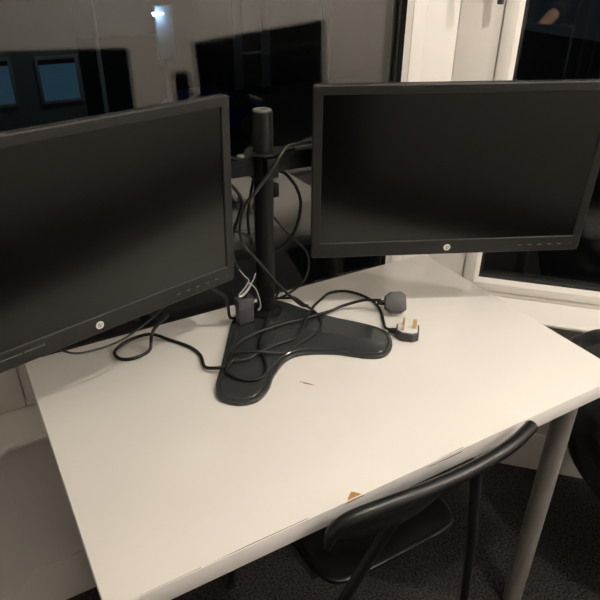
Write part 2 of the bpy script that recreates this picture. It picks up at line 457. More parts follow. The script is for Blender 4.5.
TL = dict(loc=(-.3770, .0892, .3304), rz=.23813, rx=.02447, ry=.0028)
TR = dict(loc=(.3177, .0343, .3330), rz=-.44932, rx=.05715, ry=-.0111)
def mon_matrix(d):
    c, s = math.cos, math.sin
    return (Matrix.Translation(Vector(d['loc']) + Vector((0, 0, T))) @ Matrix.Rotation(d['rz'], 4, 'Z') @
            Matrix.Rotation(d['rx'], 4, 'X') @ Matrix.Rotation(d['ry'], 4, 'Y'))
def beam(bm, a, b, hgt, th, bv=.003):
    a, b = Vector(a), Vector(b); d = b - a; L = d.length
    ang = math.atan2(d.y, d.x)
    m = Matrix.Translation(a) @ Matrix.Rotation(ang, 4, 'Z') @ Matrix.Rotation(-math.asin(d.z / L), 4, 'Y')
    box(bm, 0, L, -th/2, th/2, -hgt/2, hgt/2, bv, 2, m)
for d, s in ((TL, -1), (TR, 1)):
    mm = mon_matrix(d)
    back = mm @ Vector((0, .062, .012)); tip = mm @ Vector((0, .085, .012))
    zb = .343
    tip.z -= T; back.z -= T
    el = Vector((PX + s * .175, PY + .010, zb)) if s < 0 else Vector((PX + s * .185, PY - .010, zb))
    pv = Vector((tip.x, tip.y, zb))
    bm = bmesh.new()
    beam(bm, (PX + s * .020, PY, zb), el, .038, .022)
    lathe(bm, [(.015, zb - .021), (.019, zb - .020), (.019, zb + .020), (.015, zb + .021)], 28, el.x, el.y)
    a1 = link('inner_arm', bm, 'steel', stand)
    bm = bmesh.new(); lathe(bm, [(.009, zb + .0213), (.009, zb + .0245), (.005, zb + .0255)], 20, el.x, el.y); link('pivot_bolt', bm, 'bolt', a1)
    bm = bmesh.new()
    dirn = (pv - el).normalized()
    beam(bm, el + dirn * .021, pv - dirn * .012, .032, .020)
    lathe(bm, [(.012, zb - .022), (.015, zb - .020), (.015, zb + .020), (.012, zb + .022)], 24, pv.x, pv.y)
    link('outer_arm', bm, 'steel', stand)
    bm = bmesh.new()
    nl = (back - tip).normalized()
    sweep(bm, [tip + nl * .010, back + nl * -.006], .013, 20)
    m2 = Matrix.Translation((0, 0, -T)) @ mm
    box(bm, -.058, .058, .0545, .0575, -.046, .070, .001, 1, m2)
    box(bm, -.020, .020, .0575, .067, -.010, .034, .003, 1, m2)
    link('mounting_head', bm, 'steel', stand)

# ------------------------------------------------------------------ monitors
def rrect(x0, x1, z0, z1, r, n=5):
    out = []
    for cx, cz, a0 in ((x1 - r, z0 + r, -PI/2), (x1 - r, z1 - r, 0), (x0 + r, z1 - r, PI/2), (x0 + r, z0 + r, PI)):
        for k in range(n + 1):
            a = a0 + (PI/2) * k / n; out.append((cx + r * math.cos(a), cz + r * math.sin(a)))
    return out
def skin_loops(bm, loops, cap0=True, cap1=True):
    R = [[bm.verts.new(p) for p in L] for L in loops]; n = len(R[0])
    for a, b in zip(R, R[1:]):
        for i in range(n): bm.faces.new([a[i], a[(i+1) % n], b[(i+1) % n], b[i]])
    if cap0: bm.faces.new(R[0][::-1])
    if cap1: bm.faces.new(R[-1])
def make_monitor(d, label):
    m = empty('monitor', (0, 0, 0), label=label, cat='monitor', group='widescreen monitors on the dual stand')
    m.matrix_world = mon_matrix(d)
    X, Z0, Z1 = .2815, -.182, .165
    x, z = .2635, .148
    L = lambda x0, x1, z0, z1, r, y: [(a, y, b) for a, b in rrect(x0, x1, z0, z1, r)]
    bm = bmesh.new()
    skin_loops(bm, [L(-x, x, -z, z, .0012, .0015), L(-x, x, -z, z, .0012, -.0018), L(-x - .0012, x + .0012, -z - .0012, z + .0012, .002, -.0030),
                    L(-X + .002, X - .002, Z0 + .002, Z1 - .002, .005, -.0030), L(-X, X, Z0, Z1, .006, -.001), L(-X, X, Z0, Z1, .006, .012),
                    L(-X + .003, X - .003, Z0 + .003, Z1 - .003, .006, .0125)], False, True)
    link('bezel', bm, 'bezel', m, smooth=30)
    bm = bmesh.new(); box(bm, -x + .0002, x - .0002, -.0004, .0012, -z + .0002, z - .0002); link('screen', bm, 'screen', m)
    bm = bmesh.new()
    skin_loops(bm, [L(-X + .001, X - .001, Z0 + .001, Z1 - .001, .008, .0127), L(-X + .002, X - .002, Z0 + .002, Z1 - .002, .010, .020),
                    L(-X + .020, X - .020, Z0 + .016, Z1 - .016, .014, .029), L(-.205, .205, -.120, .120, .02, .034),
                    L(-.195, .195, -.112, .112, .02, .049), L(-.185, .185, -.104, .104, .02, .0535)], True, True)
    rc = link('rear_cover', bm, 'backshell', m, smooth=30)
    bm = bmesh.new()
    for k in range(9): box(bm, -.12 + k * .027, -.104 + k * .027, .0492, .0518, .112, .1135)
    for k in range(14): box(bm, -.130 + k * .018, -.120 + k * .018, .0534, .0542, .078, .092)
    link('vent_slots', bm, 'letter', rc)
    # round logo: pale disc crossed by the slanted letters h and p
    lz = -.1655
    bm = bmesh.new()
    prof = [(.0070, 0), (.0070, .0008), (.0066, .0011)]
    R = [[bm.verts.new((r * math.cos(2*PI*k/36), -.0031 - h, lz + r * math.sin(2*PI*k/36))) for k in range(36)] for r, h in prof]
    for a, b in zip(R, R[1:]):
        for i in range(36): bm.faces.new([a[i], a[(i+1) % 36], b[(i+1) % 36], b[i]])
    bm.faces.new(R[-1]); bm.faces.new(R[0][::-1])
    lg = link('logo', bm, 'logo', m); lg['label'] = 'silver round badge with slanted letters hp'
    bm = bmesh.new()
    sh = .30
    def bar(x0, x1, z0, z1):
        vs = []
        for y in (-.0044, -.0036):
            for (a, b) in ((x0, z0), (x1, z0), (x1, z1), (x0, z1)): vs.append(bm.verts.new((a + b * sh, y, lz + b)))
        for q in ((0, 1, 2, 3), (7, 6, 5, 4), (0, 4, 5, 1), (1, 5, 6, 2), (2, 6, 7, 3), (3, 7, 4, 0)): bm.faces.new([vs[i] for i in q])
    w = .00085
    bar(-.0035, -.0035 + w, -.0030, .0064)          # h
    bar(-.0035, -.0008, .0022, .0030); bar(-.0012, -.0012 + w, -.0030, .0026)
    bar(.0006, .0006 + w, -.0064, .0030)             # p
    bar(.0006, .0036, .0022, .0030); bar(.0030, .0030 + w, -.0028, .0030); bar(.0006, .0036, -.0032, -.0024)
    link('badge_lettering', bm, 'letter', lg)
    for k in range(5):
        bm = bmesh.new(); box(bm, .150 + k * .021, .158 + k * .021, -.0036, -.0028, -.1665, -.1650, .0002, 1)
        link('button', bm, 'marking', m)
    bm = bmesh.new(); box(bm, .262, .264, -.0034, -.0029, -.1665, -.1648); link('power_light', bm, 'marking', m)
    return m
monL = make_monitor(TL, 'left black widescreen monitor angled inward, overhanging the left end of the desk')
# worn, unreadable grey print on the lower left of the left monitor's bezel
bm = bmesh.new(); rnd = random.Random(3)
box(bm, -.215, -.128, -.0034, -.0029, -.1625, -.1605, .0002, 1)
for k in range(11):
    box(bm, -.124 + k * .0030, -.124 + k * .0030 + .0019, -.0034, -.0029, -.1630, -.1630 + .0030 + .0012 * rnd.random(), .0002, 1)
link('faded_print', bm, 'marking', monL)
monR = make_monitor(TR, 'right black widescreen monitor in front of the white window frame')

# ------------------------------------------------------------------ cables
def cable(name, label, pts, r, m='cable', cat='cable', group=None, parent=None, sub=8):
    bm = bmesh.new(); P = catmull([(a, b, c + T) for a, b, c in pts], sub)
    sweep(bm, P, r, 10)
    o = link(name, bm, m, parent, smooth=60)
    if parent is None: tag(o, label, cat, group)
    return o

# plugs -----------------------------------------------------------------
def plug_body(parent, mtx, face=True):
    """British three pin plug: local z+ is the pin side, cord leaves at -y"""
    bm = bmesh.new()
    out = [(-.013, -.024), (.013, -.024), (.0225, -.012), (.0235, .012), (.016, .023), (-.016, .023), (-.0235, .012), (-.0225, -.012)]
    prism(bm, out, -.020, 0.0, .003, 3)
    for v in bm.verts: v.co = mtx @ v.co
    b = link('plug', bm, 'plug', parent)
    bm = bmesh.new()
    prism(bm, [(p[0] * .86, p[1] * .86) for p in out], .0001, .0009, .0002, 1)
    for v in bm.verts: v.co = mtx @ v.co
    f = link('plug_face', bm, 'plugface', b); f['label'] = 'white card on the pin side'
    bm = bmesh.new(); sweep(bm, [(0, -.021, -.010), (0, -.030, -.010), (0, -.040, -.010)], [.0065, .0058, .0045], 14)
    for v in bm.verts: v.co = mtx @ v.co
    link('cord_grip', bm, 'cable', b)
    for (x, y, w, t, L) in ((0, .0125, .0040, .0080, .0225), (-.011, -.0095, .0064, .0040, .0175), (.011, -.0095, .0064, .0040, .0175)):
        bm = bmesh.new(); box(bm, x - w/2, x + w/2, y - t/2, y + t/2, .0009, L, .0006, 1)
        for v in bm.verts: v.co = mtx @ v.co
        link('pin', bm, 'brass', b)
    return b
p1 = empty('power_cable', (0.24, .09, T), label='black power cable ending in a plug whose blank back faces up', cat='cable')
def kid(o, par):
    o.parent = par; o.matrix_parent_inverse = par.matrix_world.inverted() if False else Matrix.Translation(-par.location); return o
# plug lying with its back up (pins towards the right/back)
m1 = Matrix.Translation((.247, .086, T + .0262)) @ Matrix.Rotation(math.radians(-82), 4, 'Z') @ Matrix.Rotation(math.radians(180), 4, 'X') @ Matrix.Rotation(math.radians(8), 4, 'X')
zz_ = Vector((.40, .62, -.67)).normalized(); yy_ = Vector((.86, -.50, 0)); yy_ = (yy_ - zz_ * yy_.dot(zz_)).normalized(); xx_ = yy_.cross(zz_)
m1 = Matrix(((xx_.x, yy_.x, zz_.x, .250), (xx_.y, yy_.y, zz_.y, .100), (xx_.z, yy_.z, zz_.z, T + .0215), (0, 0, 0, 1)))
kid(plug_body(p1, m1), p1)
A2 = [(-.224, .229, .0040), (-.199, .188, .004), (-.190, .150, .004), (-.198, .107, .006), (-.186, .085, .012), (-.171, .076, .0150), (-.163, .085, .0150), (-.155, .100, .015), (-.139, .119, .015),
      (-.116, .135, .015), (-.082, .147, .0155), (-.028, .153, .017), (.031, .152, .0155), (.082, .151, .0155), (.122, .158, .010), (.150, .158, .014), (.190, .140, .026), (.208, .120, .032), (.219, .110, .034)]
link_c = cable('cord', None, [(-.245, .15, .113), (-.262, .18, .075), (-.262, .222, .030), (-.272, .213, .0045), (-.305, .202, .004), (-.330, .212, .004), (-.335, .238, .004), (-.318, .258, .004),
        (-.290, .267, .006), (-.254, .256, .012)] + A2, .0034, parent=p1)
kid(link_c, p1)
p2 = empty('power_cable', (.214, .014, T), label='black power cable ending in an upturned three pin plug with brass pins', cat='cable')
m2 = Matrix.Translation((.214, .008, T + .0205)) @ Matrix.Rotation(math.radians(-130), 4, 'Z') @ Matrix.Rotation(0, 4, 'X')
kid(plug_body(p2, m2), p2)
Bc = [(.060, .285, .012), (.040, .262, .0155), (-.060, .135, .0150), (-.084, .100, .0150), (-.096, .050, .0150), (-.114, .018, .0150), (-.136, .012, .0150), (-.160, .028, .0150), (-.172, .058, .0160), (-.153, .078, .0200), (-.127, .070, .021), (-.088, .082, .020),
      (-.048, .093, .0160), (-.006, .096, .0155), (.022, .118, .0155), (.045, .140, .0220), (.074, .164, .0220), (.097, .190, .014), (.136, .222, .004), (.166, .236, .004), (.200, .228, .004), (.222, .200, .004), (.232, .165, .004), (.230, .135, .004), (.217, .102, .004), (.199, .070, .005), (.187, .048, .008), (.186, .036, .0105)]
kid(cable('cord', None, Bc, .0030, parent=p2), p2)

cable('video_cable', 'dark cable crossing in front of the pole from the right arm down to the base', [(.150, .165, .372), (.115, .180, .384), (.080, .190, .381), (.054, .196, .3795), (.031, .194, .3785), (.012, .185, .367),
      (-.001, .182, .352), (-.018, .182, .332), (-.040, .186, .305), (-.060, .190, .282), (-.071, .190, .255), (-.074, .190, .225), (-.066, .190, .195), (-.033, .190, .149), (-.002, .190, .103), (.036, .195, .055), (.072, .202, .0155), (.085, .195, .0148)], .0032, 'cable2')
cable('video_cable', 'black cable arching behind the right side of the pole', [(.000, .262, .300), (.020, .260, .312), (.050, .25, .310), (.068, .25, .293), (.083, .25, .272), (.094, .25, .240), (.092, .25, .210), (.086, .25, .188),
      (.074, .252, .161), (.046, .256, .137), (.015, .262, .125), (-.02, .262, .130)], .0036)
cable('video_cable', 'thin grey cable bulging out to the right of the pole above the base', [(.008, .258, .262), (.022, .240, .226), (.050, .23, .184), (.082, .23, .149), (.100, .23, .125), (.104, .23, .095), (.096, .23, .064), (.070, .232, .041),
      (.040, .245, .022), (.015, .262, .0150)], .0026, 'cable2')
cable('video_cable', 'black cable hanging in the gap left of the pole', [(-.110, .20, .335), (-.092, .2, .328), (-.072, .2, .305), (-.064, .2, .283), (-.071, .2, .258), (-.083, .2, .228), (-.090, .2, .195), (-.084, .2, .160), (-.066, .205, .125), (-.062, .21, .105)], .0034)
cable('video_cable', 'black cable looping sideways from the gap left of the pole', [(-.100, .205, .232), (-.079, .205, .225), (-.060, .205, .214), (-.040, .212, .196), (-.030, .235, .175), (-.022, .262, .185), (-.024, .262, .215), (-.022, .26, .245), (-.012, .262, .285), (-.006, .262, .31)], .0030)
cable('video_cable', 'black cable dropping from the left monitor to the back of the base', [(-.160, .175, .150), (-.132, .185, .115), (-.113, .190, .096), (-.104, .200, .066), (-.096, .214, .030), (-.080, .226, .0150), (-.065, .232, .0150)], .0033)
cable('video_cable', 'thin cable sagging under the bottom edge of the left monitor', [(-.47, .085, .170), (-.43, .100, .121), (-.385, .112, .106), (-.338, .12, .107), (-.288, .13, .123), (-.245, .14, .145), (-.215, .15, .175)], .0019, 'cable')
cable('video_cable', 'short black cable bundle end between pole and base at the back right', [(.030, .262, .0155), (.055, .235, .022), (.062, .215, .030), (.075, .190, .020), (.082, .160, .0165), (.078, .130, .0150), (.060, .105, .0150), (.035, .090, .0160), (-.01, .075, .0155), (-.05, .062, .0150), (-.10, .078, .0250), (-.140, .100, .0200)], .0028)

# connector hanging in the gap with a clear tie round its leads
ad = empty('cable_connector', (-.066, .205, T + .015), label='dark connector block with pale twist ties left of the pole', cat='connector')
bm = bmesh.new(); box(bm, -.082, -.046, .196, .218, T + .0114, T + .072, .004, 2)
for k in range(4): box(bm, -.0825, -.0455, .1952, .2188, T + .072 - .004 - k * .006, T + .072 - .002 - k * .006, .0005, 1)
kid(link('connector_body', bm, 'plug', ad), ad)
bm = bmesh.new(); sweep(bm, catmull([(-.064, .207, T + .070), (-.062, .208, T + .100), (-.063, .209, T + .115)], 5), .006, 12); kid(link('strain_relief', bm, 'cable', ad), ad)
for pts in ([(-.080, .19, .147), (-.070, .19, .132), (-.061, .188, .119), (-.072, .186, .105), (-.085, .186, .092), (-.078, .186, .089), (-.064, .186, .100), (-.056, .188, .112)],
            [(-.063, .186, .116), (-.050, .186, .102), (-.041, .187, .080), (-.036, .188, .052), (-.041, .190, .042)],
            [(-.058, .186, .110), (-.052, .184, .122), (-.046, .186, .133)]):
    bm = bmesh.new(); sweep(bm, catmull([(a, b, c + T) for a, b, c in pts], 6), .0019, 6, sx=1.5, sy=.5)
    kid(link('twist_tie', bm, 'bag', ad), ad)

# ------------------------------------------------------------------ chair
chair = empty('chair', (.02, -.2, 0), label='black chair tucked under the front edge of the desk', cat='chair')
CX = .02
bm = bmesh.new()
pts = [(-.190, -.327, -.036), (-.183, -.331, -.002), (-.160, -.336, .016), (-.110, -.343, .021), (-.040, -.350, .022), (.030, -.352, .021), (.100, -.347, .018), (.155, -.340, .017), (.205, -.326, .014), (.222, -.319, .011)]
P = catmull([(a, b, c + T - .006) for a, b, c in pts], 6)
rad = [.0055 + .0062 * min(1, i / 6, (len(P) - 1 - i) / 3 + .35) for i in range(len(P))]
sweep(bm, P, rad, 16)
# curved back panel hanging from the rail
cols = []
for i in range(0, 25):
    u = i / 24; xx = -.172 + .235 * u
    yy = -.349 + .018 * ((u - .5) * 2) ** 2
    col = []
    hgt = .060 - .02 * abs((u - .45) * 2) ** 3
    for k in range(7):
        zz = -.006 - hgt * k / 6; col.append((xx, yy + .020 * (k / 6) ** 1.5, zz + T))
    cols.append(col)
for side, off in ((0, 0.0), (1, .006)):
    pass
g0 = [[bm.verts.new(p) for p in c] for c in cols]
g1 = [[bm.verts.new((p[0], p[1] + .007, p[2])) for p in c] for c in cols]
for a, b in zip(range(24), range(1, 25)):
    for k in range(6):
        bm.faces.new([g0[a][k], g0[b][k], g0[b][k+1], g0[a][k+1]])
        bm.faces.new([g1[a][k], g1[a][k+1], g1[b][k+1], g1[b][k]])
    bm.faces.new([g0[a][6], g0[b][6], g1[b][6], g1[a][6]]); bm.faces.new([g0[a][0], g1[a][0], g1[b][0], g0[b][0]])
for k in range(6):
    bm.faces.new([g0[0][k], g0[0][k+1], g1[0][k+1], g1[0][k]]); bm.faces.new([g0[24][k], g1[24][k], g1[24][k+1], g0[24][k+1]])
kid(link('backrest', bm, 'chair', chair, smooth=50), chair)
# seat
def superrect(cx, cy, a, b, e=5, n=56):
    o = []
    for k in range(n):
        t = 2 * PI * k / n; c, s = math.cos(t), math.sin(t)
        o.append((cx + a * abs(c) ** (2/e) * (1 if c >= 0 else -1), cy + b * abs(s) ** (2/e) * (1 if s >= 0 else -1)))
    return o
bm = bmesh.new()
zs = T - .283
loops = []
for (ins, z) in ((.012, zs - .012), (.002, zs - .010), (0, zs - .005), (.001, zs + .001), (.005, zs + .003), (.012, zs + .001), (.05, zs - .006), (.12, zs - .012)):
    loops.append([(x, y, z) for x, y in superrect(.030, -.072, .160 - ins, .178 - ins, 7)])
skin_loops(bm, loops, True, True)
kid(link('seat', bm, 'chair', chair, smooth=50), chair)
# legs: the back posts run from the rail down past the seat
for s in (-1, 1):
    bm = bmesh.new()
    topx = .010 + s * .070; mx_ = .020 + s * .156; ftx = .025 + s * .220
    sweep(bm, [(topx, -.338, T - .004), (mx_, -.286, T - .283), (ftx, -.247, .16), (ftx + s * .012, -.240, .012)], .0095, 14)
    lg = kid(link('leg', bm, 'chairtube', chair), chair)
    bm = bmesh.new(); lathe(bm, [(.010, 0), (.013, .002), (.013, .022), (.010, .024)], 18, ftx + s * .012, -.240); ft = link('foot_cap', bm, 'foot', lg)
    bm = bmesh.new()
    sweep(bm, catmull([(.023 + s * .150, -.20, zs - .014), (.023 + s * .150, 0, zs - .018), (.023 + s * .150, .09, zs - .024), (.023 + s * .160, .115, zs - .06), (.023 + s * .185, .15, .012)], 8), .0105, 14)
    lg = kid(link('leg', bm, 'chairtube', chair), chair)
    bm = bmesh.new(); lathe(bm, [(.010, 0), (.013, .002), (.013, .022), (.010, .024)], 18, .023 + s * .185, .15); link('foot_cap', bm, 'foot', lg)
bm = bmesh.new(); sweep(bm, [(.023 - .15, -.10, zs - .022), (.023 + .15, -.10, zs - .022)], .008, 12)
kid(link('crossbar', bm, 'chairtube', chair), chair)

# ------------------------------------------------------------------ beanbag at the right
bm = bmesh.new()
bmesh.ops.create_icosphere(bm, subdivisions=6, radius=1.0)
prof = [(-1.0, .09, 0.0), (-.75, .12, .03), (-.45, .145, .09), (-.1, .19, .20), (.3, .225, .34), (.65, .19, .48), (.9, .12, .55), (1.0, .05, .575)]
def interp(t, c):
    for a, b in zip(prof, prof[1:]):
        if t <= b[0]:
            k = (t - a[0]) / (b[0] - a[0]); return a[c] + (b[c] - a[c]) * k
    return prof[-1][c]
for v in bm.verts:
    p = v.co.copy(); z = p.z
    q = Vector((p.x, p.y, 0)); ln = max(q.length, 1e-5); q /= ln
    rad_ = interp(z, 1) * min(1, ln / max(.001, math.sqrt(max(1e-6, 1 - z * z)))) if abs(z) < .999 else 0
    h_ = interp(z, 2)
    ang = math.atan2(p.y, p.x)
    fold = .006 * math.sin(ang * 9 + 5 * z) + .016 * noise.noise(p * 2.1) + .007 * noise.noise(p * 6.0) + .008 * (1 - abs(noise.noise(p * 3.6 + Vector((3, 1, 2))) * 2))
    fold *= min(1, ln * 2)
    rad_ = max(0, rad_ + fold)
    k = h_ / .575
    rad_ *= 1.04; cx_ = .930 - .230 * k; cy_ = -.450 + .255 * k; h_ *= 1.17
    v.co = (cx_ + q.x * rad_, cy_ + q.y * rad_, max(h_ + .3 * fold * (1 if h_ > .05 else 0), .002))
tag(link('beanbag', bm, 'leather', smooth=80), 'black wrinkled leatherette bean bag on the carpet right of the desk', 'bean bag')

# ------------------------------------------------------------------ ceiling lamp and added fill lamp (out of frame, light the room)
def ceiling_lamp(LX, LY, LZ, glow, label):
    lamp = empty('ceiling_lamp', (LX, LY, CEIL), label=label, cat='lamp')
    bm = bmesh.new(); lathe(bm, [(.07, CEIL - .0005), (.07, CEIL - .012), (.02, CEIL - .03), (.02, LZ + .055), (.001, LZ + .055)], 30, LX, LY); kid(link('lamp_base', bm, 'lampwhite', lamp), lamp)
    bm = bmesh.new(); bmesh.ops.create_uvsphere(bm, u_segments=24, v_segments=14, radius=.035)
    for v in bm.verts: v.co += Vector((LX, LY, LZ))
    kid(link('bulb', bm, glow, lamp), lamp)
ceiling_lamp(.30, -.82, T + 1.66, 'bulb', 'small round ceiling lamp above the desk')
ceiling_lamp(1.75, -1.55, T + 1.66, 'fill_bulb', 'added fill lamp deeper in the room, brightening the rear wall')  # unseen lamp, added to brighten the wall mirrored in the glass

# ------------------------------------------------------------------ outside
GZ = -4.6
bm = bmesh.new(); box(bm, -30, 40, 1.2, 45, GZ - .2, GZ); structure('floor_street', bm, 'road')
def Q(y):      # scale factor of measurements taken at y = 7
    return (y + .825) / 7.825
def at(x, z, y): k = Q(y); return (-.529 + (x + .529) * k, T + .721 + (z - .721) * k)
HY = 10.0
hs = empty('house', (0, HY, GZ), label='pale rendered house across the street with blue blinds in its windows', cat='house')
x1, _ = at(1.06, 0, HY)
bm = bmesh.new(); box(bm, -9, x1, HY, HY + 6, GZ, 0.62); box(bm, -9.1, x1 + .1, HY - .12, HY + 6, .62, .74, .01)
kid(link('wall', bm, 'house', hs), hs)
def kidw(o, par): return kid(o, par)
for (a, b, c_, d_) in ((.60, 1.00, -.94, -.50), (-.10, .29, -.93, -.48), (-.80, -.42, -.93, -.48), (-1.5, -1.12, -.93, -.48)):
    X0, Z0 = at(a, c_, HY); X1, Z1 = at(b, d_, HY)
    bm = bmesh.new()
    t = .05
    box(bm, X0 - t, X0, HY - .05, HY + .02, Z0 - t, Z1 + t, .004); box(bm, X1, X1 + t, HY - .05, HY + .02, Z0 - t, Z1 + t, .004)
    box(bm, X0, X1, HY - .05, HY + .02, Z0 - t, Z0, .004); box(bm, X0, X1, HY - .05, HY + .02, Z1, Z1 + t, .004)
    w = kid(link('window', bm, 'houseframe', hs), hs)
    bm = bmesh.new(); box(bm, X0, X1, HY - .02, HY - .005, Z0, Z1 - .07); box(bm, X0, X1, HY - .045, HY - .005, Z1 - .07, Z1, mi=1)
    b_ = link('blind', bm, ['blind', 'houseb'], w)
# neighbour with pale pilasters, further right
HY2 = 26.0
h2 = empty('house', (6, HY2, GZ), label='dark brick house across the street seen behind the pole, with pale pilasters', cat='house')
X0, _ = at(2.55, 0, HY2); X1, _ = at(6.5, 0, HY2)
bm = bmesh.new(); box(bm, X0, X1, HY2, HY2 + 6, GZ, 1.4); kid(link('wall', bm, 'houseb', h2), h2)
for a, b in ((2.98, 3.10), (3.38, 3.50), (4.30, 4.42)):
    A, _ = at(a, 0, HY2); B, _ = at(b, 0, HY2)
    bm = bmesh.new(); box(bm, A, B, HY2 - .12, HY2, GZ, 1.2, .01); kid(link('pilaster', bm, 'houseframe', h2), h2)
A, Z = at(3.10, -.60, HY2); B, _ = at(3.38, -.6, HY2)
bm = bmesh.new(); box(bm, A, B, HY2 - .06, HY2, Z - .05, Z + .05); kid(link('ledge', bm, 'houseframe', h2), h2)
dx0, _ = at(2.03, 0, HY); dx1, _ = at(2.24, 0, HY)
# white panel with the cold lamp's blue light put into its colour
_, zt = at(0, -.07, HY); _, zb_ = at(0, -.62, HY)
h3 = empty('lit_board', (dx0, HY, zb_), label='tall board coloured with the blue light of a small cold lamp across the street', cat='board')
bm = bmesh.new(); box(bm, dx0, dx1, HY + .1, HY + .2, zb_, zt + .08, .005); bm2 = bmesh.new(); box(bm2, dx0 + .08, dx0 + .14, HY + .12, HY + .18, GZ, zb_ + .02); kid(link('support_post', bm2, 'houseb', h3), h3)
kid(link('board_panel', bm, 'litpanel', h3), h3)
bm = bmesh.new(); lx, lz_ = at(1.985, -.09, HY); box(bm, lx - .03, lx + .05, HY - .06, HY + .0, lz_ - .03, lz_ + .03, .01); box(bm, lx + .0, dx0 + .1, HY - .03, HY + .1, lz_ - .012, lz_ + .012)
kid(link('porch_light', bm, 'coldlight', h3), h3)
# street lamp
px_, _ = at(1.285, 0, HY - 1.0)
sl = empty('street_lamp', (px_, HY - 1, GZ), label='slender pale lamp post across the street behind the left monitor', cat='street lamp')
bm = bmesh.new(); lathe(bm, [(.06, GZ), (.055, GZ + 1), (.035, GZ + 1.1), (.03, 2.6), (.02, 2.62)], 16, px_, HY - 1)
kid(link('post', bm, 'houseframe', sl), sl)
bm = bmesh.new(); sweep(bm, catmull([(px_, HY - 1, 2.6), (px_, HY - 1.3, 2.85), (px_, HY - 1.9, 2.9)], 6), .025, 10); box(bm, px_ - .1, px_ + .1, HY - 2.4, HY - 1.8, 2.86, 2.94, .02)
kid(link('lamp_head', bm, 'railing', sl), sl)
bm = bmesh.new(); box(bm, px_ - .08, px_ + .08, HY - 2.36, HY - 1.9, 2.835, 2.858); kid(link('lamp_glass', bm, 'streetlight', sl), sl)
# blue car
car = empty('car', (7.0, 20, GZ), label='blue car parked in the street behind the pole', cat='car')
bm = bmesh.new()
prof = [(-2.1, .25), (-2.15, .62), (-1.95, .80), (-1.2, .92), (-.55, 1.38), (.75, 1.42), (1.55, .98), (2.05, .88), (2.12, .55), (2.05, .25)]
a = [bm.verts.new((7.6 + x, 19.2, GZ + z)) for x, z in prof]; b = [bm.verts.new((7.6 + x, 20.9, GZ + z)) for x, z in prof]
n = len(prof)
bm.faces.new(a); bm.faces.new(b[::-1])
for i in range(n): bm.faces.new([a[i], b[i], b[(i+1) % n], a[(i+1) % n]])
bmesh.ops.bevel(bm, geom=list(bm.edges), offset=.06, segments=2, affect='EDGES')
kid(link('body', bm, 'carblue', car), car)
bm = bmesh.new(); prism(bm, [(0, 0)] * 0 or [(6.55, 19.17), (6.62, 19.17)] + [(9.0, 19.17), (9.0, 19.19), (6.55, 19.19)], GZ + .98, GZ + 1.28); kid(link('side_window', bm, 'carglass', car), car)
for wx_ in (6.3, 8.9):
    for wy_ in (19.18, 20.75):
        bm = bmesh.new(); sweep(bm, [(wx_, wy_, GZ + .31), (wx_, wy_ + .2, GZ + .31)], .31, 20); kid(link('wheel', bm, 'tyre', car), car)
# dark curtain on the rear wall (seen mirrored in the right window)
bm = bmesh.new()
n_ = 180; top, bot = [], []
pts = []
for i in range(n_ + 1):
    x = -2.0 + 1.58 * i / n_
    y = YB + .075 + .030 * math.sin(i * 2 * PI / 9.5) + .008 * math.sin(i * 1.3)
    pts.append((x, y))
for z0, z1, in ((.03, CEIL - .10),):
    A = [bm.verts.new((x, y, z0)) for x, y in pts]; B = [bm.verts.new((x, y, z1)) for x, y in pts]
    A2_ = [bm.verts.new((x, y - .006, z0)) for x, y in pts]; B2_ = [bm.verts.new((x, y - .006, z1)) for x, y in pts]
for i in range(n_):
    bm.faces.new([A[i], A[i+1], B[i+1], B[i]]); bm.faces.new([A2_[i], B2_[i], B2_[i+1], A2_[i+1]])
    bm.faces.new([A[i], A2_[i], A2_[i+1], A[i+1]]); bm.faces.new([B[i], B[i+1], B2_[i+1], B2_[i]])
bm.faces.new([A[0], B[0], B2_[0], A2_[0]]); bm.faces.new([A[n_], A2_[n_], B2_[n_], B[n_]])
cu = empty('curtain', (-1.2, YB + .08, 0), label='dark pleated curtain on the wall behind the person, mirrored in the right window', cat='curtain')
kid(link('fabric', bm, 'curtain', cu, smooth=80), cu)
bm = bmesh.new(); sweep(bm, [(-2.05, YB + .075, CEIL - .085), (-.38, YB + .075, CEIL - .085)], .014, 12); kid(link('curtain_pole', bm, 'steel', cu), cu)

# ------------------------------------------------------------------ the photographer, seen only as a reflection
def skin_obj(name, verts, edges, radii, m, parent, root=0, sub=2):
    me = bpy.data.meshes.new(name); me.from_pydata([Vector(v) for v in verts], edges, [])
    me.materials.append(M[m])
    o = bpy.data.objects.new(name, me); COL.objects.link(o)
    o.modifiers.new('skin', 'SKIN')
    if not me.skin_vertices: me.skin_vertices.new()
    for i, r in enumerate(radii):
        sv = me.skin_vertices[0].data[i]
        sv.radius = (r, r) if not isinstance(r, tuple) else r
        sv.use_root = (i == root)
    o.modifiers['skin'].use_smooth_shade = True
    ss = o.modifiers.new('sub', 'SUBSURF'); ss.levels = sub; ss.render_levels = sub
    dg = bpy.context.evaluated_depsgraph_get()
    bpy.context.view_layer.update()
    ev = o.evaluated_get(bpy.context.evaluated_depsgraph_get())
    me2 = bpy.data.meshes.new_from_object(ev)
    for p in me2.polygons: p.use_smooth = True
    bpy.data.objects.remove(o)
    o = bpy.data.objects.new(name, me2); COL.objects.link(o); o.parent = parent
    return o
ped = empty('person', (-.7386, -1.1886, 0), (0, 0, -math.radians(30)),
            label='person in black clothes taking the photo, one hand held low, mirrored in the glass', cat='person')
V, Ed, Rr = [], [], []
def add(p, r, prev=None):
    V.append(p); Rr.append(r)
    if prev is not None: Ed.append((prev, len(V) - 1))
    return len(V) - 1
pel = add((0, -.02, .96), (.135, .10))
sp = add((0, -.02, 1.14), (.12, .09), pel); ch = add((0, -.02, 1.32), (.15, .10), sp); nb = add((0, -.02, 1.45), (.07, .06), ch)
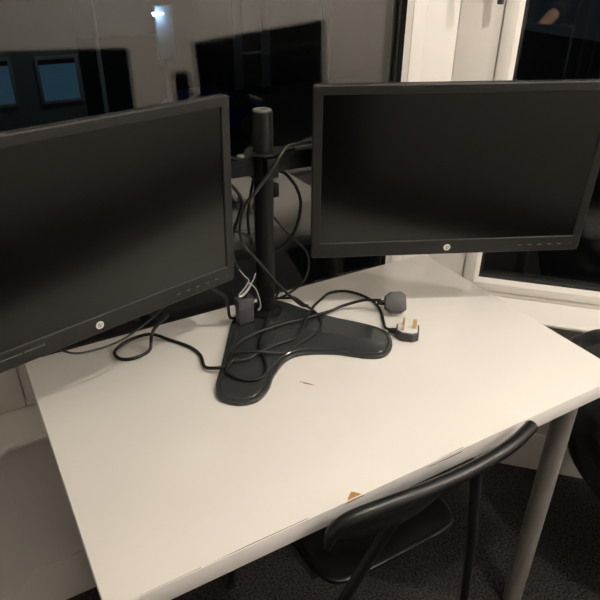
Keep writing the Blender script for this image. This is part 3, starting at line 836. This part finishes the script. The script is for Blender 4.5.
nk = add((0, -.005, 1.52), (.052, .052), nb); jaw = add((0, .03, 1.575), (.060, .066), nk); hd = add((0, .025, 1.65), (.076, .092), jaw); cr = add((0, .0, 1.72), (.060, .075), hd)
for s in (-1, 1):
    h = add((s * .09, -.02, .88), .085, pel); k = add((s * .10, .0, .49), .056, h); a = add((s * .11, -.03, .09), .038, k)
    add((s * .115, .05, .035), (.036, .030), a); add((s * .12, .15, .025), (.034, .020), len(V) - 1)
wr = {}
for s in (-1, 1):
    sh = add((s * .175, -.02, 1.41), .052, ch)
    el = add((-.245, .08, 1.16), .038, sh) if s < 0 else add((.265, -.04, 1.15), .038, sh)
    w = add((-.105, .315, 1.375), .026, el) if s < 0 else add((.225, .205, 1.07), .026, el)
    wr[s] = w
    if s < 0:
        pm = add((-.075, .365, 1.425), (.034, .016), w)
        for j, (dx, dz) in enumerate(((-.012, .045), (-.004, .030), (.0, .012), (.004, -.006))):
            b = add((-.078 + dx * .3, .380, 1.435 + dz * .8), .009, pm)
            c1 = add((-.072 + dx * .2, .400, 1.440 + dz), .0085, b); add((-.062, .410, 1.440 + dz - .004), .0075, c1)
        t0 = add((-.055, .352, 1.425), .011, pm); t1 = add((-.040, .362, 1.445), .010, t0); add((-.030, .372, 1.465), .009, t1)
    else:
        pm = add((.205, .265, 1.05), (.036, .017), w)
        for j in range(4):
            ox = -.030 + j * .019; L = (.030, .036, .034, .026)[j]
            b = add((.205 + ox, .300, 1.045), .0095, pm); c1 = add((.200 + ox, .300 + L, 1.030), .009, b); add((.196 + ox, .300 + L + .012, 1.030 - L * .7), .0078, c1)
        t0 = add((.172, .262, 1.045), .0115, pm); t1 = add((.158, .288, 1.035), .0105, t0); add((.156, .310, 1.022), .009, t1)
skin_obj('body', V, Ed, Rr, 'skin', ped)
# jumper
V, Ed, Rr = [], [], []
a = add((0, -.02, .93), (.165, .125)); b = add((0, -.02, 1.14), (.155, .12), a); c_ = add((0, -.02, 1.32), (.175, .125), b); d_ = add((0, -.02, 1.45), (.095, .08), c_); add((0, -.01, 1.485), (.075, .07), d_)
for s in (-1, 1):
    sh = add((s * .175, -.02, 1.405), .068, c_)
    if s < 0: e1 = add((-.245, .08, 1.16), .055, sh); e2 = add((-.125, .285, 1.35), .038, e1)
    else: e1 = add((.265, -.04, 1.15), .055, sh); e2 = add((.252, .070, 1.115), .044, e1)
skin_obj('jumper', V, Ed, Rr, 'hoodie', ped)
V, Ed, Rr = [], [], []
a = add((0, -.02, .95), (.15, .115))
for s in (-1, 1):
    h = add((s * .09, -.02, .86), .10, a); k = add((s * .10, .0, .49), .073, h); add((s * .11, -.03, .08), .058, k)
skin_obj('trousers', V, Ed, Rr, 'jeans', ped)
for s in (-1, 1):
    V, Ed, Rr = [], [], []
    a = add((s * .112, -.05, .048), (.046, .042)); b = add((s * .116, .05, .045), (.048, .038), a); add((s * .122, .17, .036), (.045, .028), b)
    skin_obj('shoe', V, Ed, Rr, 'foot', ped)
bm = bmesh.new(); bmesh.ops.create_uvsphere(bm, u_segments=28, v_segments=18, radius=1)
for v in list(bm.verts):
    p = v.co.copy()
    v.co = Vector((p.x * .092, -.005 + p.y * .108, 1.675 + p.z * .098))
    if p.y > .25 and p.z < .55: v.co.y = -.005 + .25 * .108; v.co.x *= .9
    if p.z < -.6: v.co.z = 1.675 - .6 * .098
link('hair', bm, 'hair', ped, smooth=80)
for s in (-1, 1):
    bm = bmesh.new(); bmesh.ops.create_uvsphere(bm, u_segments=12, v_segments=8, radius=.011)
    for v in bm.verts: v.co += Vector((s * .030, .106, 1.640))
    link('eye', bm, 'plugface', ped)
    bm = bmesh.new(); bmesh.ops.create_uvsphere(bm, u_segments=12, v_segments=8, radius=1)
    for v in bm.verts: v.co = Vector((s * .083 + v.co.x * .008, .010 + v.co.y * .018, 1.625 + v.co.z * .032))
    link('ear', bm, 'skin', ped)
bm = bmesh.new(); sweep(bm, [(0, .100, 1.645), (0, .118, 1.618), (0, .112, 1.605)], [.008, .013, .009], 10); link('nose', bm, 'skin', ped)
# phone held just behind the camera position
ph = empty('phone', (-.5286, -.8247, T + .7212), label='dark phone held up by the person taking the photo', cat='phone')
rr = Vector((0.8675, -0.4974, 0.0089)); uu = Vector((0.2435, 0.4403, 0.8642)); ff = Vector((0.4338, 0.7475, -0.5031))
mm = Matrix(((rr.x, uu.x, ff.x, 0), (rr.y, uu.y, ff.y, 0), (rr.z, uu.z, ff.z, 0), (0, 0, 0, 1)))
bm = bmesh.new(); box(bm, -.060, .012, -.125, .022, -.020, -.012, .003, 2, mm); link('phone_body', bm, 'phone', ph)
bm = bmesh.new(); box(bm, -.020, .010, -.014, .018, -.012, -.0095, .001, 1, mm); link('camera_bump', bm, 'phone', ph)

# ------------------------------------------------------------------ world, camera
w = bpy.data.worlds.new('night'); SC.world = w; w.use_nodes = True
bg = w.node_tree.nodes['Background']; bg.inputs[0].default_value = (0.25, 0.38, 0.5, 1); bg.inputs[1].default_value = 0.02
cam_d = bpy.data.cameras.new('camera'); cam = bpy.data.objects.new('camera', cam_d); COL.objects.link(cam)
cam_d.sensor_width = 36; cam_d.sensor_fit = 'HORIZONTAL'; cam_d.lens = 626.03 / 600 * 36
cam_d.clip_start = .02; cam_d.clip_end = 200
r = Vector((0.867491, -0.497372, 0.008943)); u = Vector((0.243541, 0.440311, 0.864184)); f = Vector((0.433759, 0.747495, -0.503096))
m4 = Matrix(((r.x, u.x, -f.x, -.52855), (r.y, u.y, -f.y, -.82466), (r.z, u.z, -f.z, .72116 + T), (0, 0, 0, 1)))
cam.matrix_world = m4
SC.camera = cam
vs = SC.view_settings; SC.display_settings.display_device = 'sRGB'
vs.view_transform = 'Standard'; vs.look = 'None'; vs.exposure = 0.0; vs.gamma = 1.0; vs.use_curve_mapping = False
SC.cycles.use_denoising = True
SC.cycles.max_bounces = 14; SC.cycles.transmission_bounces = 12; SC.cycles.glossy_bounces = 6; SC.cycles.diffuse_bounces = 4
SC.cycles.sample_clamp_indirect = 4.0
